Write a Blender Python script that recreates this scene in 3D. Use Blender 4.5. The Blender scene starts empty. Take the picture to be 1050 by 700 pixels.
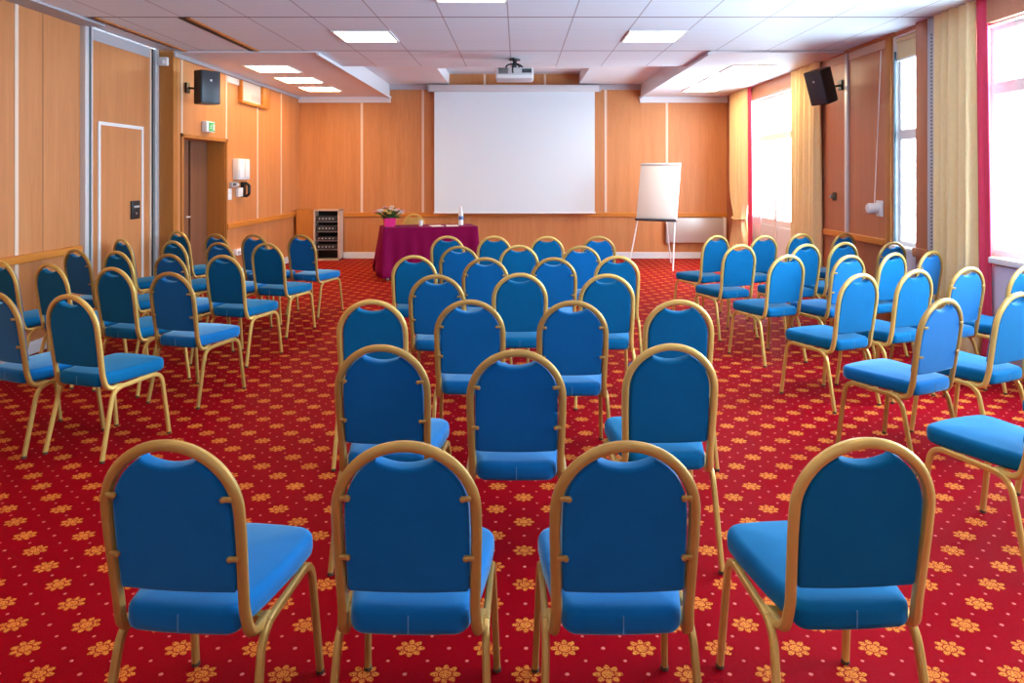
import bpy, bmesh, math, random
from mathutils import Vector, Matrix
random.seed(7)
S = bpy.context.scene
C = S.collection
PI = math.pi
CAMZ = 1.55
R = math.radians

# ------------------------------------------------------------------ materials
class N:
    """tiny wrapper so node maths reads like maths"""
    def __init__(s, nt, sock): s.nt, s.s = nt, sock
    def _m(s, op, *o):
        n = s.nt.nodes.new('ShaderNodeMath'); n.operation = op
        for i, v in enumerate((s,) + o):
            if isinstance(v, N): s.nt.links.new(v.s, n.inputs[i])
            else: n.inputs[i].default_value = v
        return N(s.nt, n.outputs[0])
    def __add__(s, o): return s._m('ADD', o)
    def __sub__(s, o): return s._m('SUBTRACT', o)
    def __mul__(s, o): return s._m('MULTIPLY', o)
    def __truediv__(s, o): return s._m('DIVIDE', o)
    def lt(s, o): return s._m('LESS_THAN', o)
    def gt(s, o): return s._m('GREATER_THAN', o)
    def mn(s, o): return s._m('MINIMUM', o)
    def mx(s, o): return s._m('MAXIMUM', o)
    def fract(s): return s._m('FRACT')
    def sqrt(s): return s._m('SQRT')
    def abs(s): return s._m('ABSOLUTE')
    def cos(s): return s._m('COSINE')
    def atan2(s, o): return s._m('ARCTAN2', o)

def new_mat(name):
    m = bpy.data.materials.new(name); m.use_nodes = True
    nt = m.node_tree
    return m, nt, nt.nodes['Principled BSDF']

def plain(name, col, rough=0.5, metal=0.0, spec=0.5, noise=0.0, scale=30, bump=0.0, sheen=0.0, sheen_tint=(1,1,1), coat=0.0):
    m, nt, b = new_mat(name)
    b.inputs['Base Color'].default_value = (*col, 1)
    b.inputs['Roughness'].default_value = rough
    b.inputs['Metallic'].default_value = metal
    b.inputs['Specular IOR Level'].default_value = spec
    b.inputs['Coat Weight'].default_value = coat
    if sheen:
        b.inputs['Sheen Weight'].default_value = sheen
        b.inputs['Sheen Roughness'].default_value = 0.4
        b.inputs['Sheen Tint'].default_value = (*sheen_tint, 1)
    tc = nt.nodes.new('ShaderNodeTexCoord')
    nz = nt.nodes.new('ShaderNodeTexNoise'); nz.inputs['Scale'].default_value = scale
    nz.inputs['Detail'].default_value = 4
    nt.links.new(tc.outputs['Object'], nz.inputs['Vector'])
    if noise:
        mx = nt.nodes.new('ShaderNodeMix'); mx.data_type = 'RGBA'
        mx.inputs['A'].default_value = (*[c*(1-noise) for c in col], 1)
        mx.inputs['B'].default_value = (*[min(1, c*(1+noise)) for c in col], 1)
        nt.links.new(nz.outputs['Fac'], mx.inputs['Factor'])
        nt.links.new(mx.outputs['Result'], b.inputs['Base Color'])
    if bump:
        bp = nt.nodes.new('ShaderNodeBump'); bp.inputs['Strength'].default_value = bump
        bp.inputs['Distance'].default_value = 0.004
        nt.links.new(nz.outputs['Fac'], bp.inputs['Height'])
        nt.links.new(bp.outputs['Normal'], b.inputs['Normal'])
    return m

def wood(name, c1, c2, axis='z', rough=0.42, scale=9.0, spec=0.4):
    m, nt, b = new_mat(name)
    tc = nt.nodes.new('ShaderNodeTexCoord')
    mp = nt.nodes.new('ShaderNodeMapping')
    s = {'x': (0.06, 1, 1), 'y': (1, 0.06, 1), 'z': (1, 1, 0.06)}[axis]
    mp.inputs['Scale'].default_value = [v*scale for v in s]
    nt.links.new(tc.outputs['Object'], mp.inputs['Vector'])
    n1 = nt.nodes.new('ShaderNodeTexNoise'); n1.inputs['Scale'].default_value = 1.0
    n1.inputs['Detail'].default_value = 5; n1.inputs['Roughness'].default_value = 0.6
    nt.links.new(mp.outputs['Vector'], n1.inputs['Vector'])
    n2 = nt.nodes.new('ShaderNodeTexNoise'); n2.inputs['Scale'].default_value = 7.0
    n2.inputs['Detail'].default_value = 3
    nt.links.new(mp.outputs['Vector'], n2.inputs['Vector'])
    f = N(nt, n1.outputs['Fac'])*0.65 + N(nt, n2.outputs['Fac'])*0.35
    rp = nt.nodes.new('ShaderNodeValToRGB')
    rp.color_ramp.elements[0].position = 0.33; rp.color_ramp.elements[0].color = (*c2, 1)
    rp.color_ramp.elements[1].position = 0.67; rp.color_ramp.elements[1].color = (*c1, 1)
    nt.links.new(f.s, rp.inputs['Fac'])
    nt.links.new(rp.outputs['Color'], b.inputs['Base Color'])
    b.inputs['Roughness'].default_value = rough
    b.inputs['Specular IOR Level'].default_value = spec
    return m

def emit(name, col, strength):
    m, nt, b = new_mat(name)
    b.inputs['Base Color'].default_value = (0.9, 0.9, 0.9, 1)
    b.inputs['Emission Color'].default_value = (*col, 1)
    b.inputs['Emission Strength'].default_value = strength
    return m

def carpet():
    m, nt, b = new_mat('carpet_red')
    g = nt.nodes.new('ShaderNodeTexCoord')
    sp = nt.nodes.new('ShaderNodeSeparateXYZ'); nt.links.new(g.outputs['Object'], sp.inputs[0])
    x, y = N(nt, sp.outputs['X']), N(nt, sp.outputs['Y'])
    AX, AY, OX, OY = 0.252, 0.2435, 0.027, 2.223
    def cell(px, py, sx, sy):     # offset from the nearest lattice point
        return ((x - (OX+px))/sx + 0.5).fract()*sx - sx/2, ((y - (OY+py))/sy + 0.5).fract()*sy - sy/2
    a1, b1 = cell(0, 0, AX, AY); a2, b2 = cell(AX/2, AY/2, AX, AY)
    r1 = (a1*a1 + b1*b1).sqrt(); r2 = (a2*a2 + b2*b2).sqrt()
    k = r1.lt(r2)
    dx = a1*k + a2*((k*-1) + 1); dy = b1*k + b2*((k*-1) + 1)
    th = dy.atan2(dx); r = (dx*dx + dy*dy*1.25).sqrt()
    RR = 0.049
    star = (th*4).cos().abs()                                      # eight rays
    lobes = r.lt(star*(0.40*RR) + 0.56*RR) * ((r.gt(0.40*RR)*r.lt(0.48*RR))*-1 + 1) * ((star.lt(0.22)*r.gt(0.48*RR))*-1 + 1)
    nm = nt.nodes.new('ShaderNodeTexNoise'); nm.inputs['Scale'].default_value = 210
    nt.links.new(g.outputs['Object'], nm.inputs['Vector'])
    motif = lobes * N(nt, nm.outputs['Fac']).gt(0.44)
    c1, d1 = cell(AX/2, 0, AX, AY); c2, d2 = cell(0, AY/2, AX, AY)
    q = (c1*c1 + d1*d1).sqrt().mn((c2*c2 + d2*d2).sqrt())
    e1, f1 = cell(AX/4, AY/4, AX/2, AY/2)
    q2 = (e1*e1 + f1*f1).sqrt()
    dots = q.lt(0.0068).mx(q2.lt(0.0055))
    nz = nt.nodes.new('ShaderNodeTexNoise'); nz.inputs['Scale'].default_value = 260
    nt.links.new(g.outputs['Object'], nz.inputs['Vector'])
    nb = nt.nodes.new('ShaderNodeTexNoise'); nb.inputs['Scale'].default_value = 1.3
    nt.links.new(g.outputs['Object'], nb.inputs['Vector'])
    base = nt.nodes.new('ShaderNodeMix'); base.data_type = 'RGBA'
    base.inputs['A'].default_value = (0.17, 0.0003, 0.004, 1); base.inputs['B'].default_value = (0.36, 0.0006, 0.009, 1)
    nt.links.new((N(nt, nz.outputs['Fac'])*0.7 + N(nt, nb.outputs['Fac'])*0.3).s, base.inputs['Factor'])
    gold = nt.nodes.new('ShaderNodeMix'); gold.data_type = 'RGBA'
    gold.inputs['A'].default_value = (0.58, 0.10, 0.012, 1); gold.inputs['B'].default_value = (0.80, 0.36, 0.07, 1)
    nt.links.new(N(nt, nz.outputs['Fac']).s, gold.inputs['Factor'])
    m1 = nt.nodes.new('ShaderNodeMix'); m1.data_type = 'RGBA'
    nt.links.new(motif.s, m1.inputs['Factor']); nt.links.new(base.outputs['Result'], m1.inputs['A']); nt.links.new(gold.outputs['Result'], m1.inputs['B'])
    m2 = nt.nodes.new('ShaderNodeMix'); m2.data_type = 'RGBA'
    nt.links.new(dots.s, m2.inputs['Factor']); nt.links.new(m1.outputs['Result'], m2.inputs['A']); m2.inputs['B'].default_value = (0.66, 0.17, 0.14, 1)
    nt.links.new(m2.outputs['Result'], b.inputs['Base Color'])
    b.inputs['Roughness'].default_value = 0.6
    b.inputs['Specular IOR Level'].default_value = 0.03
    bp = nt.nodes.new('ShaderNodeBump'); bp.inputs['Strength'].default_value = 0.35; bp.inputs['Distance'].default_value = 0.004
    nt.links.new(nz.outputs['Fac'], bp.inputs['Height']); nt.links.new(bp.outputs['Normal'], b.inputs['Normal'])
    return m

def ceiling_tiles():
    m, nt, b = new_mat('ceiling_tile')
    g = nt.nodes.new('ShaderNodeTexCoord')
    sp = nt.nodes.new('ShaderNodeSeparateXYZ'); nt.links.new(g.outputs['Object'], sp.inputs[0])
    x, y = N(nt, sp.outputs['X']), N(nt, sp.outputs['Y'])
    fx = ((x + 0.09)/0.6 + 0.5).fract()*0.6 - 0.3
    fy = ((y - 5.99)/0.6 + 0.5).fract()*0.6 - 0.3
    fb = ((y - 6.59)/1.8 + 0.5).fract()*1.8 - 0.9
    jx, jy, jb = fx.abs().lt(0.006), fy.abs().lt(0.004), fb.abs().lt(0.016)
    nz = nt.nodes.new('ShaderNodeTexNoise'); nz.inputs['Scale'].default_value = 120
    nt.links.new(g.outputs['Object'], nz.inputs['Vector'])
    m0 = nt.nodes.new('ShaderNodeMix'); m0.data_type = 'RGBA'
    m0.inputs['A'].default_value = (0.75, 0.83, 0.91, 1); m0.inputs['B'].default_value = (0.81, 0.885, 0.96, 1)
    nt.links.new(nz.outputs['Fac'], m0.inputs['Factor'])
    m1 = nt.nodes.new('ShaderNodeMix'); m1.data_type = 'RGBA'
    nt.links.new((jx*0.75).mx(jy*0.4).s, m1.inputs['Factor']); nt.links.new(m0.outputs['Result'], m1.inputs['A']); m1.inputs['B'].default_value = (0.32, 0.27, 0.30, 1)
    m2 = nt.nodes.new('ShaderNodeMix'); m2.data_type = 'RGBA'
    nt.links.new(jb.s, m2.inputs['Factor']); nt.links.new(m1.outputs['Result'], m2.inputs['A']); m2.inputs['B'].default_value = (0.22, 0.17, 0.19, 1)
    nt.links.new(m2.outputs['Result'], b.inputs['Base Color'])
    b.inputs['Roughness'].default_value = 0.6
    b.inputs['Specular IOR Level'].default_value = 0.3
    return m

def glass_mat():
    m = bpy.data.materials.new('window_glass'); m.use_nodes = True
    nt = m.node_tree; nt.nodes.clear()
    o = nt.nodes.new('ShaderNodeOutputMaterial'); t = nt.nodes.new('ShaderNodeBsdfTransparent')
    gl = nt.nodes.new('ShaderNodeBsdfGlossy'); gl.inputs['Roughness'].default_value = 0.02
    mx = nt.nodes.new('ShaderNodeMixShader'); fr = nt.nodes.new('ShaderNodeValue'); fr.outputs[0].default_value = 0.05
    t.inputs['Color'].default_value = (0.95, 0.98, 0.98, 1)
    nt.links.new(fr.outputs[0], mx.inputs[0]); nt.links.new(t.outputs[0], mx.inputs[1]); nt.links.new(gl.outputs[0], mx.inputs[2])
    nt.links.new(mx.outputs[0], o.inputs['Surface'])
    return m

M = dict(
    carpet=carpet(), tiles=ceiling_tiles(), glass=glass_mat(),
    wall=wood('beech_panel', (0.62, 0.255, 0.095), (0.50, 0.185, 0.060)),
    wall_red=wood('cherry_panel', (0.47, 0.165, 0.075), (0.39, 0.125, 0.055)),
    post=wood('oak_post', (0.50, 0.185, 0.035), (0.38, 0.13, 0.025)),
    rail=wood('rail_wood', (0.66, 0.24, 0.035), (0.52, 0.165, 0.025), 'y', 0.35),
    railx=wood('rail_wood_across', (0.66, 0.24, 0.035), (0.52, 0.165, 0.025), 'x', 0.35),
    door=wood('brown_door', (0.22, 0.095, 0.050), (0.16, 0.065, 0.035)),
    cab=wood('cabinet_wood', (0.58, 0.215, 0.04), (0.46, 0.155, 0.03)),
    plaster=plain('white_plaster', (0.76, 0.78, 0.83), 0.6, noise=0.03),
    vent=plain('vent_panel_shaded', (0.55, 0.52, 0.52), 0.5),  # base dimmed to stand in for shade inside the recess
    white=plain('white_paint', (0.82, 0.81, 0.82), 0.4, noise=0.02),
    lilac=plain('pale_wall_paint', (0.66, 0.60, 0.70), 0.5, noise=0.03),
    strip=plain('pale_joint_strip', (0.78, 0.60, 0.48), 0.4),
    grey=plain('grey_soffit', (0.42, 0.41, 0.45), 0.5, noise=0.04),
    alu=plain('aluminium', (0.66, 0.67, 0.71), 0.4, 0.35),
    teal=plain('dark_groove', (0.03, 0.07, 0.09), 0.5),
    dark=plain('dark_gap', (0.02, 0.016, 0.014), 0.7),
    black=plain('black_plastic', (0.012, 0.012, 0.014), 0.45, noise=0.2, scale=200),
    rubber=plain('rubber', (0.07, 0.05, 0.03), 0.7),
    blind=plain('cream_blind', (0.72, 0.58, 0.33), 0.8, noise=0.05),
    beige=plain('beige_band', (0.62, 0.44, 0.34), 0.5, noise=0.03),
    screen=plain('screen_fabric', (0.73, 0.83, 0.91), 0.9),
    paper=plain('paper', (0.80, 0.77, 0.74), 0.8),
    lamp=emit('lamp_diffuser', (1.0, 0.88, 0.68), 13.0), warm_lamp=emit('warm_lamp_diffuser', (1.0, 0.68, 0.34), 24.0),
    seam=plain('pale_seam', (0.10, 0.25, 0.45), 0.7),
    royal=plain('royal_blue_velvet', (0.001, 0.120, 0.37), 0.75, spec=0.08, noise=0.14, scale=11, sheen=0.65, sheen_tint=(0.48, 0.82, 1.0)),
    teal_blue=plain('teal_blue_velvet', (0.001, 0.122, 0.31), 0.75, spec=0.08, noise=0.16, scale=11, sheen=0.30, sheen_tint=(0.35, 0.78, 1.0)),
    olive=plain('olive_fabric', (0.45, 0.30, 0.09), 0.8, noise=0.1),
    gold=plain('gold_frame', (0.66, 0.45, 0.125), 0.34, 0.3, noise=0.05),
    copper=plain('bronze_gold_frame', (0.46, 0.285, 0.075), 0.36, 0.3, noise=0.05),
    curtain=plain('yellow_curtain', (0.86, 0.66, 0.35), 0.85, noise=0.05, sheen=0.2),
    lining=plain('red_curtain_lining', (0.62, 0.03, 0.085), 0.8, noise=0.08),
    cloth=plain('burgundy_cloth', (0.20, 0.002, 0.055), 0.8, spec=0.08, noise=0.1, scale=60, sheen=0.04, sheen_tint=(1, 0.4, 0.6)),
    pink=plain('pink_pot', (0.80, 0.015, 0.22), 0.35),
    leaf=plain('leaf_green', (0.07, 0.16, 0.04), 0.6, noise=0.3),
    petal_w=plain('white_petal', (0.82, 0.76, 0.74), 0.7),
    petal_y=plain('cream_yellow_petal', (0.75, 0.62, 0.22), 0.7),
    petal_p=plain('pale_pink_petal', (0.75, 0.45, 0.50), 0.7),
    green=plain('exit_green', (0.02, 0.45, 0.12), 0.4),
    silver=plain('heater_silver', (0.60, 0.58, 0.57), 0.35, 0.3),
    rack=plain('equipment_face', (0.05, 0.06, 0.075), 0.4, 0.3),
    steel=plain('steel_trim', (0.35, 0.40, 0.46), 0.35, 0.8),
    projector=plain('projector_shell', (0.60, 0.60, 0.63), 0.35),
    water=plain('bottle_plastic', (0.72, 0.74, 0.80), 0.12, spec=0.8),
    label=plain('bottle_label', (0.10, 0.16, 0.35), 0.4),
)
# ------------------------------------------------------------------ geometry helpers
def link(o, parent=None):
    C.objects.link(o)
    if parent: o.parent = parent
    return o

def obj(name, bm, mat, parent=None, smooth=True):
    me = bpy.data.meshes.new(name)
    bmesh.ops.recalc_face_normals(bm, faces=bm.faces[:])
    bm.to_mesh(me); bm.free()
    me.materials.append(M[mat] if isinstance(mat, str) else mat)
    if smooth:
        me.polygons.foreach_set('use_smooth', [True]*len(me.polygons))
        me.set_sharp_from_angle(angle=R(38))
    return link(bpy.data.objects.new(name, me), parent)

def thing(name, label, cat, loc=(0, 0, 0), rz=0.0, group=None):
    o = bpy.data.objects.new(name, None); o.empty_display_size = 0.1
    o.location = loc; o.rotation_euler = (0, 0, rz)
    return tag(link(o), label, cat, group)

def tag(o, label, cat, group=None):
    o['label'] = label; o['category'] = cat
    if group: o['group'] = group
    return o

def struct(name, bm, mat, parent=None, smooth=False):
    o = obj(name, bm, mat, parent, smooth)
    if parent is None: o['kind'] = 'structure'
    return o

def B(): return bmesh.new()

def box(bm, x0, x1, y0, y1, z0, z1, bev=0.0, seg=2, mtx=None):
    t = bmesh.new()
    bmesh.ops.create_cube(t, size=1.0)
    for v in t.verts:
        v.co = Vector(((x0+x1)/2 + v.co.x*(x1-x0), (y0+y1)/2 + v.co.y*(y1-y0), (z0+z1)/2 + v.co.z*(z1-z0)))
    if bev:
        bmesh.ops.bevel(t, geom=t.edges[:], offset=bev, segments=seg, affect='EDGES', profile=0.5)
    if mtx: bmesh.ops.transform(t, matrix=mtx, verts=t.verts[:])
    merge(bm, t)
    return bm

def merge(bm, t):
    me = bpy.data.meshes.new('tmp'); t.to_mesh(me); t.free()
    bm.from_mesh(me); bpy.data.meshes.remove(me)

def BX(*a, **k): return box(B(), *a, **k)

def fillet(pts, rads, n=6):
    pts = [Vector(p) for p in pts]; out = [pts[0]]
    for i in range(1, len(pts)-1):
        p, a, b = pts[i], pts[i-1], pts[i+1]
        d1, d2 = (a-p), (b-p); r = min(rads[i-1], d1.length*0.49, d2.length*0.49)
        s, e = p + d1.normalized()*r, p + d2.normalized()*r
        for k in range(n+1):
            t = k/n
            out.append(s*(1-t)**2 + p*2*t*(1-t) + e*t*t)
    out.append(pts[-1]); return out

def tube(bm, path, ra, rb=None, side=(1, 0, 0), n=10, sq=0.75, cap=True):
    """sweep a squarish ellipse; ra along `side`, rb across it"""
    rb = rb or ra; path = [Vector(p) for p in path]; side = Vector(side); rings = []
    for i, p in enumerate(path):
        t = (path[min(i+1, len(path)-1)] - path[max(i-1, 0)]).normalized()
        s = (side - t*side.dot(t))
        if s.length < 1e-4: s = t.orthogonal()
        s.normalize(); u = t.cross(s); side = s if i else s
        ring = []
        for k in range(n):
            a = 2*PI*k/n; c, d = math.cos(a), math.sin(a)
            ring.append(bm.verts.new(p + s*(ra*math.copysign(abs(c)**sq, c)) + u*(rb*math.copysign(abs(d)**sq, d))))
        rings.append(ring)
    for A, Bq in zip(rings, rings[1:]):
        for k in range(n):
            bm.faces.new((A[k], A[(k+1) % n], Bq[(k+1) % n], Bq[k]))
    if cap:
        bm.faces.new(rings[0]); bm.faces.new(rings[-1])
    return bm

def lathe(bm, prof, c=(0, 0, 0), n=20, mtx=None):
    rings = []
    for r, z in prof:
        rings.append([bm.verts.new((c[0]+max(r, 1e-4)*math.cos(2*PI*k/n), c[1]+max(r, 1e-4)*math.sin(2*PI*k/n), c[2]+z)) for k in range(n)])
    fs = []
    for A, Bq in zip(rings, rings[1:]):
        for k in range(n): bm.faces.new((A[k], A[(k+1) % n], Bq[(k+1) % n], Bq[k]))
    bm.faces.new(rings[0]); bm.faces.new(rings[-1])
    if mtx: bmesh.ops.transform(bm, matrix=mtx, verts=bm.verts[:])
    return bm

def cushion(bm, outline, z0, z1, r, dome=0.0, mtx=None):
    """upholstered pad: rounded rim, softly domed top, over any outline"""
    P = [Vector(p) for p in outline]; n = len(P)
    area = sum(P[i].x*P[(i+1) % n].y - P[(i+1) % n].x*P[i].y for i in range(n))
    if area < 0: P.reverse()
    nor = []
    for i in range(n):
        t = (P[(i+1) % n]-P[i-1]).normalized(); nor.append(Vector((t.y, -t.x)))
    c = sum(P, Vector((0, 0)))/n
    prof = [(r, z0)] + [(r*(1-math.sin(a)), z0+r*(1-math.cos(a))) for a in (R(30), R(60), R(90))] + \
           [(r*(1-math.cos(a)), z1-r*(1-math.sin(a))) for a in (0, R(22), R(45), R(67), R(90))]
    rings = [[Vector((p.x-q.x*o, p.y-q.y*o, z)) for p, q in zip(P, nor)] for o, z in prof]
    last = rings[-1]
    for f, dz in ((0.96, 0.08), (0.85, 0.35), (0.6, 0.75), (0.3, 0.95)):
        rings.append([Vector((c.x+(v.x-c.x)*f, c.y+(v.y-c.y)*f, z1+dome*dz)) for v in last])
    for f in (0.96, 0.88, 0.5):                                   # flat underside gets its own rings
        rings.insert(0, [Vector((c.x+(v.x-c.x)*f, c.y+(v.y-c.y)*f, z0)) for v in rings[0]] if f == 0.96 else [Vector((c.x+(v.x-c.x)*f/0.96, c.y+(v.y-c.y)*f/0.96, z0)) for v in under])
        if f == 0.96: under = rings[0]
    vr = [[bm.verts.new(v) for v in ring] for ring in rings]
    for A, Bq in zip(vr, vr[1:]):
        for k in range(n): bm.faces.new((A[k], A[(k+1) % n], Bq[(k+1) % n], Bq[k]))
    top = bm.verts.new((c.x, c.y, z1+dome)); bot = bm.verts.new((c.x, c.y, z0))
    for k in range(n):
        bm.faces.new((vr[-1][k], vr[-1][(k+1) % n], top)); bm.faces.new((vr[0][(k+1) % n], vr[0][k], bot))
    if mtx: bmesh.ops.transform(bm, matrix=mtx, verts=bm.verts[:])
    return bm

def prism(bm, pts, d0, d1, axis='y'):
    """extrude a 2-D outline between d0 and d1 along an axis"""
    def w(p, d): return {'y': (p[0], d, p[1]), 'x': (d, p[0], p[1]), 'z': (p[0], p[1], d)}[axis]
    a = [bm.verts.new(w(p, d0)) for p in pts]; b = [bm.verts.new(w(p, d1)) for p in pts]; n = len(pts)
    bm.faces.new(a); bm.faces.new(b)
    for k in range(n): bm.faces.new((a[k], a[(k+1) % n], b[(k+1) % n], b[k]))
    return bm

def dup(root, **kw):
    r = root.copy(); C.objects.link(r)
    for ch in root.children:
        c = ch.copy(); C.objects.link(c); c.parent = r
        for g in ch.children:
            d = g.copy(); C.objects.link(d); d.parent = c
    return r

# ------------------------------------------------------------------ room shell
XL, XLF, XR = -4.20, -4.03, 3.85            # near left wall, far left wall, right wall
YB, YF = -1.6, 13.2                         # wall behind the camera, far wall
YS = 8.37                                   # where the left wall steps into the room
ZC, ZS, ZRC = 2.993, 2.972, 3.20             # tiled ceiling, side soffits, raised middle
struct('floor', BX(XL-0.3, XR+0.3, YB-0.2, YF+0.3, -0.12, 0), 'carpet')

# far wall with its joint strips
fw = struct('wall_far', BX(XL-0.3, XR+0.3, YF, YF+0.2, 0, 3.75), 'wall')
for px in (371, 433.7, 497, 558.9, 621, 683.8):
    X = (px-531)/735*YF
    obj('joint_strip', BX(X-0.022, X+0.022, YF-0.006, YF+0.01, 0.84, 3.4), 'strip', fw, False)
struct('baseboard_far', BX(XLF, XR, YF-0.02, YF+0.01, 0, 0.115, bev=0.004), 'plaster')
struct('trim_1', BX(XLF, XR, YF-0.035, YF+0.01, 0.765, 0.845, bev=0.008), 'railx')

# near left wall
wl = struct('wall_left', BX(XL-0.2, XL, YB, 6.88, 0, 3.1), 'wall')
for Y in (6.0, 4.8, 3.6, 2.4, 1.2):
    obj('joint_strip', BX(XL-0.01, XL+0.006, Y-0.022, Y+0.022, 0, ZS), 'strip', wl, False)
obj('panel_seam', BX(XL-0.01, XL+0.002, 6.335, 6.34, 0.87, ZS), 'door', wl, False)
struct('trim_2', BX(XL-0.01, XL+0.045, YB, 6.85, 0.80, 0.87, bev=0.008), 'rail')
struct('baseboard_left', BX(XL-0.01, XL+0.02, YB, 6.85, 0, 0.11, bev=0.004), 'plaster')
struct('trim_3', BX(XL-0.01, -3.985, YB, 6.92, ZS, ZC+0.1), 'grey')

# folding partition with a pass door, in an aluminium frame
fr = struct('trim_4', BX(XL-0.06, XL+0.05, 6.88, 6.94, 0, ZC+0.05, bev=0.004), 'alu')
obj('groove', BX(XL-0.06, XL+0.035, 6.94, 6.985, 0, ZC), 'teal', fr, False)
obj('edge_bead', BX(XL-0.06, XL+0.045, 6.985, 7.01, 0, ZC), 'alu', fr, False)
fp = struct('wall_partition', BX(XL-0.2, XL, 7.01, 8.19, 0, 2.99), 'wall')
obj('top_band', BX(XL-0.01, XL+0.006, 7.01, 8.18, 2.875, 2.985), 'grey', fp, False)
obj('top_bead', BX(XL-0.01, XL+0.014, 7.01, 8.19, 2.978, 2.995), 'alu', fp, False)
obj('end_bead', BX(XL-0.01, XL+0.014, 8.165, 8.19, 0, 2.985), 'strip', fp, False)
d = struct('door_1', BX(XL-0.01, XL+0.004, 7.18, 8.00, 0.01, 2.06), 'wall')
f = B(); box(f, XL-0.01, XL+0.014, 7.16, 7.195, 0, 2.08); box(f, XL-0.01, XL+0.014, 7.985, 8.02, 0, 2.08); box(f, XL-0.01, XL+0.014, 7.195, 7.985, 2.045, 2.08)
obj('door_frame', f, 'white', d, False)
lk = obj('lock', BX(XL, XL+0.02, 7.76, 7.935, 1.06, 1.26, bev=0.006), 'black', d)
obj('latch_handle', BX(XL+0.018, XL+0.032, 7.80, 7.90, 1.185, 1.205, bev=0.004), 'alu', lk)
obj('keyhole', lathe(B(), [(0.012, 0), (0.012, 0.006), (0.009, 0.008)], n=14, mtx=Matrix.Translation((XL+0.02, 7.85, 1.12)) @ Matrix.Rotation(R(90), 4, 'Y')), 'steel', lk)
struct('trim_5', BX(XL-0.2, XL-0.01, 8.19, 8.28, 0, ZC), 'dark')
struct('trim_6', BX(XL-0.06, XL+0.02, 8.275, 8.355, 0, ZC+0.02, bev=0.003), 'alu')
# ceiling track over the partition
tk = struct('trim_7', BX(XL-0.2, -3.88, 6.6, 8.39, ZC+0.06, ZC+0.12), 'dark')
obj('track', BX(-4.17, -3.98, 6.9, 8.37, ZC+0.0, ZC+0.06), 'alu', tk, False)
obj('edge_moulding', BX(-3.90, -3.87, 6.59, 8.39, ZC-0.012, ZC+0.06), 'post', tk, False)

# far left wall, with the recessed double door
wf = B()
DZ = 1.99; DY0, DY1 = 8.61, 9.87
box(wf, XLF-0.42, XLF, YS, DY0, 0, 3.2); box(wf, XLF-0.42, XLF, DY1, YF+0.1, 0, 3.2); box(wf, XLF-0.42, XLF, DY0, DY1, DZ, 3.2)
wf = struct('wall_left_far', wf, 'wall')
for Y in (8.59, 9.9, 11.09, 12.2):
    obj('joint_strip', BX(XLF-0.005, XLF+0.006, Y-0.02, Y+0.02, (DZ if Y < 9.95 else 0.86), ZS), 'strip', wf, False)
obj('corner_post', BX(XL-0.0, XLF+0.012, YS-0.012, YS+0.10, 0, ZS), 'post', wf, False)
struct('trim_8', BX(XLF-0.005, XLF+0.035, DY1+0.02, YF, 0.79, 0.865, bev=0.008), 'rail')
struct('baseboard_left_far', BX(XLF-0.005, XLF+0.02, DY1, YF, 0, 0.11, bev=0.004), 'plaster')
d = struct('door_2', BX(XLF-0.30, XLF-0.245, DY0, 9.30, 0, DZ), 'door')
obj('second_leaf', BX(XLF-0.30, XLF-0.245, 9.36, DY1, 0, DZ), 'door', d, False)
obj('dark_gap', BX(XLF-0.31, XLF-0.27, 9.28, 9.38, 0, DZ), 'dark', d, False)
f = B(); box(f, XLF-0.02, XLF+0.02, DY0-0.05, DY0, 0, DZ+0.05, bev=0.004); box(f, XLF-0.02, XLF+0.02, DY1, DY1+0.05, 0, DZ+0.05, bev=0.004); box(f, XLF-0.02, XLF+0.02, DY0-0.05, DY1+0.05, DZ, DZ+0.05, bev=0.004)
obj('door_frame', f, 'post', d, False)
obj('reveal', BX(XLF-0.245, XLF, DY1-0.012, DY1, 0, DZ), 'post', d, False)
obj('handle', tube(B(), fillet([(XLF-0.245, 9.24, 1.0), (XLF-0.19, 9.24, 1.0), (XLF-0.19, 9.12, 1.0)], [0.02]), 0.009), 'alu', d)

# right wall, pierced by the windows
T = 0.30
ops = [(1.4, 2.9, 0.88, 2.77), (3.5, 5.95, 0.88, 2.77), (6.87, 7.35, 0.82, 2.95), (9.75, 11.95, 0.0, 2.76)]
w = B(); y = YB
for a, b_, z0, z1 in ops:
    box(w, XR, XR+T, y, a, 0, 3.2)
    if z0 > 0: box(w, XR, XR+T, a, b_, 0, z0)
    box(w, XR, XR+T, a, b_, z1, 3.2); y = b_
box(w, XR, XR+T, y, YF+0.1, 0, 3.2)
wr = struct('wall_right', w, 'wall_red')
for a, b_ in ((1.4, 2.9), (3.5, 5.95), (6.87, 7.35)):     # pale painted breast wall under each window
    obj('breast_panel', BX(XR-0.012, XR+0.01, a-0.02, b_+0.02, 0.0, 0.815), 'lilac', wr, False)
obj('top_band', BX(XR-0.008, XR+0.01, 7.50, 9.08, 2.87, ZC), 'beige', wr, False)
for Y, hw, mt in ((8.37, 0.035, 'alu'), (9.12, 0.03, 'alu'), (7.42, 0.055, 'post')):  # alu strip at the curtain edge stands in for a sliver of daylight
    obj('upright', BX(XR-0.022, XR+0.01, Y-hw, Y+hw, 0, ZC, bev=0.004), mt, wr)
obj('pilaster', BX(XR-0.05, XR+0.01, 6.66, 6.85, 0, ZC, bev=0.004), 'wall_red', wr)
obj('pilaster_block', BX(XR-0.075, XR+0.01, 6.64, 6.87, 0.76, 0.85, bev=0.01), 'wall_red', wr)
pf = B(); box(pf, XR-0.05, XR+0.01, 6.52, 6.655, 0, ZC, bev=0.004)
pf = obj('slotted_profile', pf, 'grey', wr)
sl = B()
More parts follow.
